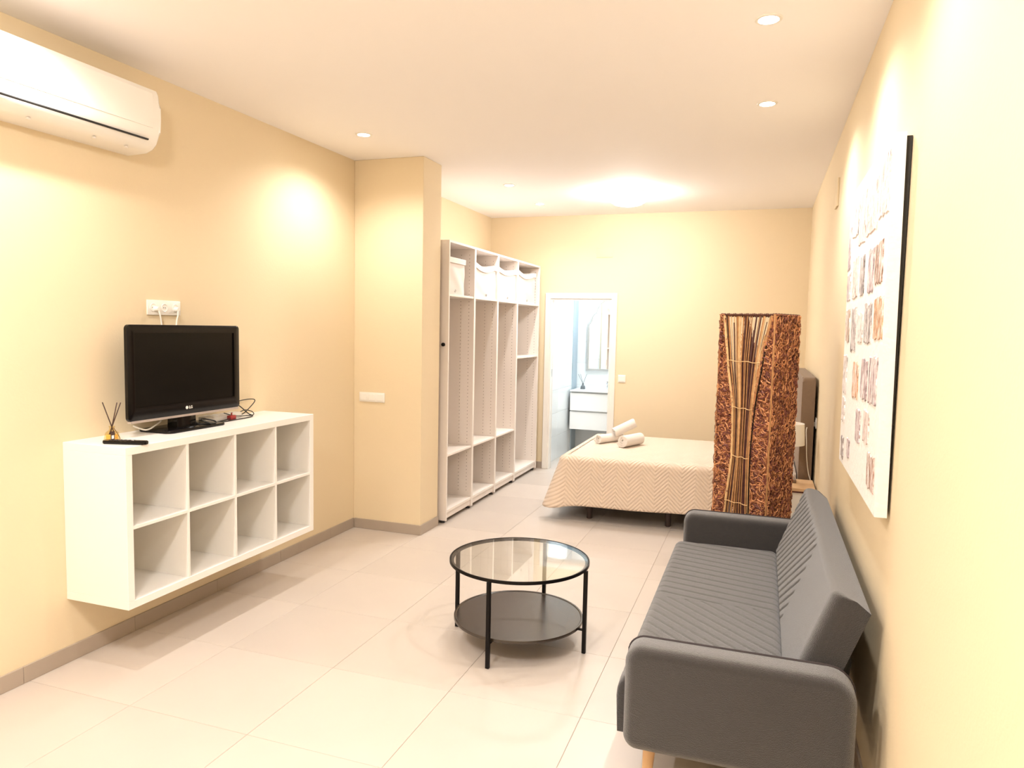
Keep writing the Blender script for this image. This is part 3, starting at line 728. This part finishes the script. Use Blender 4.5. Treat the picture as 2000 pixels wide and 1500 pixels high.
# ---------------------------------------------------------------- rattan floor lamp
def rattan_lamp():
    P1, P2, P3 = Vector((-.258, 4.748, 0)), Vector((.058, 4.60, 0)), Vector((.206, 4.916, 0)); P4 = P1+P3-P2
    Ht = 1.785; side = (P2-P1).length
    t = thing('floor_lamp', 'tall square rattan floor lamp with a fan of sticks behind the sofa arm', 'floor lamp')
    ks = [(0, .07, .97), (.3, .17, .80), (.6, .25, .71), (.9, .33, .66), (1.2, .31, .69), (1.5, .17, .80), (1.785, .07, .97)]
    def opening(z):
        for (a, l0, r0), (b, l1, r1) in zip(ks, ks[1:]):
            if z <= b:
                q = (z-a)/(b-a); q2 = q*q*(3-2*q)*.4+q*.6; return l0+(l1-l0)*q2, r0+(r1-r0)*q2
        return ks[-1][1:]
    faces = {'front': (P1, P2), 'right': (P2, P3), 'back': (P3, P4), 'left': (P4, P1)}
    def weave(A, B, regions, count, name, parent, ll=(.06, .13)):
        U = (B-A).normalized(); Nn = Vector((U.y, -U.x, 0))
        verts = []; fcs = []; cols = []
        for _ in range(count):
            for _t in range(20):
                z = random.uniform(.01, Ht-.01); u = random.uniform(.01, .99)
                lo, hi = regions(z)
                if any(a <= u <= b for a, b in ((lo[0], lo[1]), (hi[0], hi[1]))): break
            ang = random.uniform(0, 2*PI); curl = random.choice((-1, 1))*random.uniform(6, 50)
            Ln = random.uniform(*ll); seg = 7; st = Ln/seg; rad = random.uniform(.0026, .0046)
            pu, pz = u*side, z; depth = random.uniform(.001, .012)
            c0 = random.random()
            col = (.66*c0+.10, .33*c0**1.2+.03, .15*c0**1.3+.012) if random.random() < .72 else (.14+.1*c0, .04+.03*c0, .03+.02*c0)
            pts = []
            lo_, hi_ = regions(z); cl = lo_ if lo_[0] <= u <= lo_[1] else hi_
            for k in range(seg+1):
                uu = min(max(pu, cl[0]*side+.003), cl[1]*side-.003); zz_ = min(max(pz, .004), Ht-.004)
                pts.append(A+U*uu+Nn*(depth+.004*math.sin(k*1.1+c0*9))+Vector((0, 0, zz_)))
                ang += curl*st; pu += math.cos(ang)*st; pz += math.sin(ang)*st
            for k, p_ in enumerate(pts):
                a_, b_ = pts[max(k-1, 0)], pts[min(k+1, seg)]
                tv_ = b_-a_
                tv_ = tv_.normalized() if tv_.length > 1e-6 else U
                w_ = tv_.cross(Nn); w_ = w_.normalized()*rad if w_.length > 1e-6 else U*rad
                bi = len(verts)
                verts += [p_+w_, p_+Nn*rad, p_-w_, p_-Nn*rad*.6]; cols += [col]*4
                if k:
                    for q in range(4): fcs.append((bi-4+q, bi-4+(q+1) % 4, bi+(q+1) % 4, bi+q))
        me = bpy.data.meshes.new(name); me.from_pydata([tuple(v) for v in verts], [], fcs)
        ca = me.color_attributes.new('tint', 'FLOAT_COLOR', 'POINT')
        ca.data.foreach_set('color', [c for k in cols for c in (*k, 1)])
        o = link(name, me, M['weave'], parent); o['kind'] = 'stuff'; return o
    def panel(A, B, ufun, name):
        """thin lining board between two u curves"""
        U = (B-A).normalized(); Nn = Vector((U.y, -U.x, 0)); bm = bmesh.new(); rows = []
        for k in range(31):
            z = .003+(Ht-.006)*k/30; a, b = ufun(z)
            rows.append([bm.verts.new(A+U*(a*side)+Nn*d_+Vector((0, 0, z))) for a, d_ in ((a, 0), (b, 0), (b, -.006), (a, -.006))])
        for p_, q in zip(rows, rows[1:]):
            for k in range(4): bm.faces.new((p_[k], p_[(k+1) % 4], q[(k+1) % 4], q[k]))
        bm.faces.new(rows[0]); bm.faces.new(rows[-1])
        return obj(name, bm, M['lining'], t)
    for key, (A, B) in faces.items():
        if key == 'right':
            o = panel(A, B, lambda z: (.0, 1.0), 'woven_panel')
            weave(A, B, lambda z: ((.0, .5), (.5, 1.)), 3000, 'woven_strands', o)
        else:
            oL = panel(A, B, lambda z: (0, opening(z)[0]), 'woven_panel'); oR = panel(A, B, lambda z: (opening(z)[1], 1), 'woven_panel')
            if key == 'front':
                weave(A, B, lambda z: ((.0, opening(z)[0]), (0, opening(z)[0])), 1150, 'woven_strands', oL)
                weave(A, B, lambda z: ((opening(z)[1], 1), (opening(z)[1], 1)), 1200, 'woven_strands', oR)
            else:
                weave(A, B, lambda z: ((.0, opening(z)[0]), (0, opening(z)[0])), 300, 'woven_strands', oL)
                weave(A, B, lambda z: ((opening(z)[1], 1), (opening(z)[1], 1)), 300, 'woven_strands', oR)
    # corner posts, rims
    for P in (P1, P2, P3, P4):
        tube('corner_post', [P+Vector((0, 0, z)) for z in (0.0, .6, 1.2, Ht)], .0085, M['cane'], t, 8)
    for z in (Ht-.004, .012):
        bm = bmesh.new()
        for A, B in faces.values():
            n = 90; pts = []
            for k in range(n+1):
                q = A.lerp(B, k/n); w = k*1.9; pts.append(q+Vector((0, 0, z))+Vector((math.cos(w)*.002, math.sin(w)*.002, .005*math.sin(w))))
            add_tube(bm, pts, .0065, 5)
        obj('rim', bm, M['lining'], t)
    # the fan of sticks
    A, B = P1, P2; U = (B-A).normalized(); Nn = Vector((U.y, -U.x, 0))
    ns = 33
    for k in range(ns):
        q = (k+.5)/ns+random.uniform(-.012, .012); pts = []
        j1, j2 = random.uniform(-.04, .04), random.uniform(-.04, .04)
        dpt = -.010+random.uniform(-.012, .012)
        top = Ht-.012 if random.random() < .8 else Ht-random.uniform(.03, .2)
        for z in [i*top/12 for i in range(13)]:
            l, r = opening(max(z, .001)); fr = min(max(q+j1*(z-.9)*.6+j2*math.sin(z*2.2)*.4, .0), 1.0)
            u = l-.01+(r-l+.02)*fr
            pts.append(A+U*(u*side)+Nn*(dpt+.004*math.sin(z*3+k))+Vector((0, 0, max(z, .003))))
        c = random.random(); dark = (.62 < q < .9 and c < .6) or c < .22
        tube('stick', pts, random.uniform(.0024, .0046) if q > .08 else .007, M['cane_d'] if dark else (M['cane'] if c < .75 else M['cane_l']), t, 6)
    for s in (0, 1):      # border canes of the opening
        tube('border_cane', [A+U*(opening(max(z, .001))[s]*side)+Nn*.008+Vector((0, 0, max(z, .004))) for z in [i*(Ht-.01)/16 for i in range(17)]], .0085, M['cane_l' if s == 0 else 'cane'], t, 8)
    for z in (.3, .61, .90, 1.205, 1.495):
        l, r = opening(z)
        tube('tie', [A+U*((l+(r-l)*i/8)*side)+Nn*(.014+.002*math.sin(i*2))+Vector((0, 0, z+.004*math.sin(i*1.7)-.006*i/8)) for i in range(9)], .0026, M['cane_l'], t, 6)
    # bulb holder and cord with inline switch
    ctr = (P1+P3)/2
    tube('bulb_holder', [A+U*(.84*side)+Nn*(-.02)+Vector((0, 0, 1.50)), A+U*(.84*side)+Nn*(-.02)+Vector((0, 0, 1.57))], .014, M['metal_b'], t, 14)
    tube('power_cord', spline([A+U*(u*side)+Nn*n_+Vector((0, 0, z)) for u, n_, z in ((.93, -.005, 1.75), (.85, .016, 1.5), (.74, .02, 1.2), (.70, .022, .95), (.70, .022, .75), (.71, .022, .56))]), .0036, M['metal_b'], t)
    o = box('inline_switch', -.016, .016, -.010, .010, -.04, .03, M['metal_b'], t, bev=.004, seg=2)
    o.location = A+U*(.72*side)+Nn*.026+Vector((0, 0, .525)); o.rotation_euler = (0, 0, math.atan2(U.y, U.x))
    tube('power_cord', spline([A+U*(u*side)+Nn*n_+Vector((0, 0, z)) for u, n_, z in ((.72, .026, .49), (.73, .024, .3), (.78, .03, .08), (.9, .03, .005))]), .0036, M['metal_b'], t)
    rebase(t, (ctr.x, ctr.y, 0))
rattan_lamp()

# ---------------------------------------------------------------- nightstand with lamp
ns = thing('nightstand', 'white nightstand with an oak top between the sofa and the bed', 'nightstand')
y0, y1, x0, x1 = 5.58, 5.925, .02, .402
box('top', x0-.005, x1+.002, y0-.01, y1, .525, .55, M['oak'], ns, bev=.003)
box('edge_strip', x0-.004, x1, y0-.0085, y1-.005, .515, .525, M['cane_d'], ns, bev=0)
box('body', x0, x1, y0, y1-.005, .14, .515, M['white'], ns, bev=.003)
for k in range(2):
    dr = box('drawer', x0-.014, x0, y0+.01, y1-.015, .155+k*.18, .325+k*.18, M['white'], ns, bev=.003)
    box('knob', x0-.026, x0-.014, (y0+y1)/2-.012, (y0+y1)/2+.012, .23+k*.18, .245+k*.18, M['metal_b'], dr, bev=.003)
for x in (x0+.03, x1-.03):
    for y in (y0+.03, y1-.04): tube('leg', [(x, y, 0), (x, y, .14)], [.012, .018], M['oak'], ns, 12)
rebase(ns, ((x0+x1)/2, (y0+y1)/2, 0))
tl = thing('table_lamp', 'small table lamp with a white drum shade on the nightstand', 'table lamp', (.20, 5.80, .551))
box('base', -.08, .08, -.05, .05, 0, .022, M['head'], tl, bev=.004, seg=2)
tube('stem', [(0, 0, .02), (0, 0, .30)], .009, M['frame'], tl, 12)
lathe('shade', [(.128, .285), (.120, .445), (.116, .445), (.124, .285), (.128, .285)], 0, 0, M['shade'], tl, 40)
t = thing('plug', 'white adapter plug and hanging lead in the socket by the headboard', 'plug')
box('body', XR-.062, XR-.012, 6.018, 6.050, .955, .99, M['plast'], t, bev=.006, seg=2)
tube('lead', spline([(XR-.06, 6.03, .965), (XR-.075, 5.995-.03, .93), (XR-.07, 5.965, .85), (XR-.062, 5.965, .72), (XR-.045, 5.97, .60), (XR-.02, 5.972, .50), (XR-.018, 5.975, .3)]), .0035, M['plast'], t)
rebase(t, (XR, 6.04, .97))

# ---------------------------------------------------------------- painting
def painting():
    t = thing('painting', 'large white canvas with rows of small pink and brown painted patches', 'painting')
    y0, y1, z0, z1 = 2.60, 3.775, 1.075, 2.315
    def xf(z): return .370-.010*(z-z0)/(z1-z0)
    th = .038
    bm = bmesh.new(); ny, nz = 40, 40; A = []
    for i in range(ny+1):
        A.append([bm.verts.new((xf(z0+(z1-z0)*j/nz), y0+(y1-y0)*i/ny, z0+(z1-z0)*j/nz)) for j in range(nz+1)])
    for i in range(ny):
        for j in range(nz): bm.faces.new((A[i][j], A[i+1][j], A[i+1][j+1], A[i][j+1]))
    loop = [A[i][0] for i in range(ny+1)]+[A[ny][j] for j in range(1, nz+1)]+[A[i][nz] for i in range(ny-1, -1, -1)]+[A[0][j] for j in range(nz-1, 0, -1)]
    low = [bm.verts.new(v.co+Vector((th, 0, 0))) for v in loop]
    for k in range(len(loop)): bm.faces.new((loop[k], loop[(k+1) % len(loop)], low[(k+1) % len(loop)], low[k]))
    bm.faces.new(low)
    obj('canvas', bm, M['canvas'], t)
    bm = bmesh.new()  # black wedges behind the canvas stand in for the shade in the wall gap
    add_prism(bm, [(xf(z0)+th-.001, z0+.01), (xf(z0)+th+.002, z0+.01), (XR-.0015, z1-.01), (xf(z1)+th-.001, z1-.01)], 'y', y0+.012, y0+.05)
    obj('gap_shade_wedge', bm, M['dark'], t); bm = bmesh.new()
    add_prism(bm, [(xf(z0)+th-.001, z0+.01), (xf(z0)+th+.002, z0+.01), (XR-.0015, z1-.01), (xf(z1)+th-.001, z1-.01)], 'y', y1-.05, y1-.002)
    obj('gap_shade_wedge', bm, M['dark'], t)
    C_ = {'p': (.78, .60, .56), 'm': (.50, .38, .40), 'g': (.38, .33, .33), 'o': (.70, .38, .22), 'b': (.42, .26, .20), 'l': (.76, .68, .66), 't': (.62, .47, .38)}
    pats = [(2.60, 2.83, 2.07, 2.27, 'l'), (2.86, 3.15, 2.05, 2.23, 'p'), (3.17, 3.38, 2.04, 2.25, 'p'), (3.41, 3.63, 2.10, 2.26, 'l'), (3.67, 3.76, 1.97, 2.17, 'm'),
            (2.68, 2.86, 1.85, 1.99, 'b'), (2.89, 3.03, 1.83, 1.99, 'm'), (3.15, 3.27, 1.83, 1.99, 'g'), (3.35, 3.53, 1.83, 2.00, 'p'), (3.62, 3.75, 1.83, 1.95, 'm'),
            (2.62, 2.82, 1.66, 1.80, 'o'), (2.88, 3.07, 1.64, 1.79, 'g'), (3.12, 3.29, 1.64, 1.76, 'l'), (3.34, 3.50, 1.60, 1.79, 'g'), (3.58, 3.73, 1.64, 1.79, 't'),
            (2.68, 2.87, 1.43, 1.60, 'm'), (2.92, 3.09, 1.43, 1.58, 'm'), (3.18, 3.36, 1.41, 1.56, 'o'), (3.60, 3.75, 1.40, 1.58, 'l'),
            (2.81, 2.96, 1.28, 1.40, 'p'), (3.05, 3.19, 1.25, 1.38, 'm'), (3.62, 3.72, 1.27, 1.38, 'l'),
            (2.64, 2.81, 1.14, 1.26, 'b'), (3.37, 3.46, 1.14, 1.22, 'm'), (3.60, 3.70, 1.10, 1.20, 'g')]
    mats = {}
    for a, b, c, d_, k in pats:
        if k not in mats:
            m = mat('paint_'+k, C_[k], .7, bump=.7, bscale=45); nt = m.node_tree; bs = nt.nodes['Principled BSDF']
            tc = nt.nodes.new('ShaderNodeTexCoord'); mp = nt.nodes.new('ShaderNodeMapping'); mp.inputs['Scale'].default_value = (1, 30, 9)
            n = nt.nodes.new('ShaderNodeTexNoise'); n.inputs['Scale'].default_value = 1.6; n.inputs['Detail'].default_value = 6; n.inputs['Roughness'].default_value = .7
            cr = nt.nodes.new('ShaderNodeValToRGB'); e = cr.color_ramp.elements
            e[0].position = .36; e[0].color = tuple(v*.30 for v in C_[k])+(1,); e[1].position = .62; e[1].color = (.84, .78, .76, 1)
            q = e.new(.47); q.color = (*C_[k], 1)
            nt.links.new(tc.outputs['Object'], mp.inputs[0]); nt.links.new(mp.outputs[0], n.inputs['Vector']); nt.links.new(n.outputs['Fac'], cr.inputs[0]); nt.links.new(cr.outputs[0], bs.inputs['Base Color'])
            mats[k] = m
        bm = bmesh.new(); n_ = 7; rnd = random.Random(int(a*1000+c*77)); E_ = []
        def J(s): return rnd.uniform(-s, s)
        for i in range(n_+1): E_.append((a+(b-a)*i/n_+J(.004), c+J(.007)))
        for i in range(1, n_+1): E_.append((b+J(.008), c+(d_-c)*i/n_+J(.004)))
        for i in range(n_-1, -1, -1): E_.append((a+(b-a)*i/n_+J(.004), d_+J(.007)))
        for i in range(n_-1, 0, -1): E_.append((a+J(.008), c+(d_-c)*i/n_+J(.004)))
        E_ = [(min(max(u, y0+.004), y1-.004), v) for u, v in E_]
        F0 = [bm.verts.new((xf(v)+.0008, u, v)) for u, v in E_]
        cu, cv_ = (a+b)/2, (c+d_)/2
        F1 = [bm.verts.new((xf(v)-.0035, cu+(u-cu)*.94, cv_+(v-cv_)*.95)) for u, v in E_]
        for i in range(len(E_)): bm.faces.new((F0[i], F0[(i+1) % len(E_)], F1[(i+1) % len(E_)], F1[i]))
        bm.faces.new(F1); bm.faces.new(F0[::-1])
        obj('paint_patch', bm, mats[k], t)
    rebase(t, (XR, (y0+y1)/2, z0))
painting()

# ---------------------------------------------------------------- bathroom things
def bathroom():
    t = thing('vanity_unit', 'white two-drawer vanity unit hung on the bathroom back wall', 'vanity unit')
    x0, x1, y0, y1 = -2.42, -1.62, 9.36, 9.813
    box('body', x0+.004, x1-.004, y0+.02, y1, .325, .828, M['vanity'], t)
    for z in (.328, .58):
        dr = box('drawer', x0, x1, y0, y0+.02, z, z+.236, M['vanity'], t, bev=.002)
        box('handle', x0+.02, x1-.02, y0-.006, y0+.004, z+.237, z+.243, M['frame'], dr, bev=0)
    # basin top with a sunken bowl
    bm = bmesh.new(); O = rrect(x0-.004, x1+.004, y0-.006, y1, .006, 4); cxx, cyy = (x0+x1)/2, (y0+y1)/2
    I = rrect(cxx-.23, cxx+.23, y0+.05, y1-.12, .05, 4)
    def R_(P, z): return [bm.verts.new((u, v, z)) for u, v in P]
    a, b, c, d_ = R_(O, .835), R_(O, .852), R_(I, .852), R_([(cxx+(u-cxx)*.8, cyy-.03+(v-cyy+.03)*.8) for u, v in I], .80)
    for p_, q in ((a, b), (b, c), (c, d_)):
        for k in range(len(p_)): bm.faces.new((p_[k], p_[(k+1) % len(p_)], q[(k+1) % len(p_)], q[k]))
    bm.faces.new(d_); bm.faces.new(a[::-1])
    obj('basin', bm, M['vanity'], t)
    rebase(t, (cxx, y1, .325))
    f = thing('faucet', 'chrome mixer tap on the vanity basin', 'faucet', (-1.985, 9.74, .852))
    tube('body', [(0, 0, 0), (0, 0, .10)], .019, M['chrome'], f, 16)
    tube('spout', spline([(0, 0, .07), (0, -.06, .085), (0, -.11, .07)]), .011, M['chrome'], f, 12)
    box('lever', -.016, .016, -.05, .02, .104, .114, M['chrome'], f, bev=.003)
    box('cap', -.019, .019, -.019, .019, .096, .106, M['chrome'], f, bev=.003)
    # arched mirror
    mr = thing('mirror', 'ogee-arched mirror with a grey frame above the vanity', 'mirror')
    cx = -2.02; hw = .29; yb = 9.813
    half = [(hw, 1.10), (hw, 1.74), (hw-.03, 1.775), (hw-.045, 1.80), (hw-.055, 1.86), (hw-.10, 1.90), (hw-.115, 1.91), (hw-.125, 1.97), (hw-.17, 2.04), (hw-.23, 2.085), (0, 2.10)]
    P = [(cx-u, z) for u, z in half]+[(cx+u, z) for u, z in half[::-1][1:]]
    cz = 1.6
    def sc(P, s): return [(cx+(u-cx)*(1-s/hw), cz+(z-cz)*(1-s/.5)) for u, z in P]
    bm = bmesh.new(); I = sc(P, .025)
    A = [bm.verts.new((u, yb, z)) for u, z in P]; B = [bm.verts.new((u, yb-.035, z)) for u, z in P]
    D = [bm.verts.new((u, yb-.035, z)) for u, z in I]; E_ = [bm.verts.new((u, yb-.012, z)) for u, z in I]
    for p_, q in ((A, B), (B, D), (D, E_)):
        for k in range(len(P)): bm.faces.new((p_[k], p_[(k+1) % len(P)], q[(k+1) % len(P)], q[k]))
    obj('frame', bm, M['frame'], mr)
    prism('mirror_glass', I, 'y', yb-.016, yb-.008, M['mirror'], mr, auto=None)
    rebase(mr, (cx, yb, 1.1))
    diffuser((-2.305, 9.60, .853), .9, 'small reed diffuser with grey sticks on the vanity top', M['reed_grey'], M['reed_grey'], [(-.05, .03), (.05, .02), (-.07, -.02)], False)
    # stand-in brown cloth, added for the dark strip reflected in the mirror
    bm = bmesh.new()
    n = 24; F = [[bm.verts.new((-1.50+.16*i/n, BY0+.012+.035+.014*math.sin(i*1.3)-s*.012, z)) for i in range(n+1)] for s, z in ((0, 1.95), (0, .9), (1, .9), (1, 1.95))]
    for j in range(4):
        for i in range(n): bm.faces.new((F[j][i], F[j][i+1], F[(j+1) % 4][i+1], F[(j+1) % 4][i]))
    for i in (0, n): bm.faces.new([F[j][i] for j in range(4)])
    tag(obj('mirror_strip_cloth', bm, M['head']), 'brown stand-in cloth inside the bathroom, added for its reflection in the mirror', 'cloth')
bathroom()
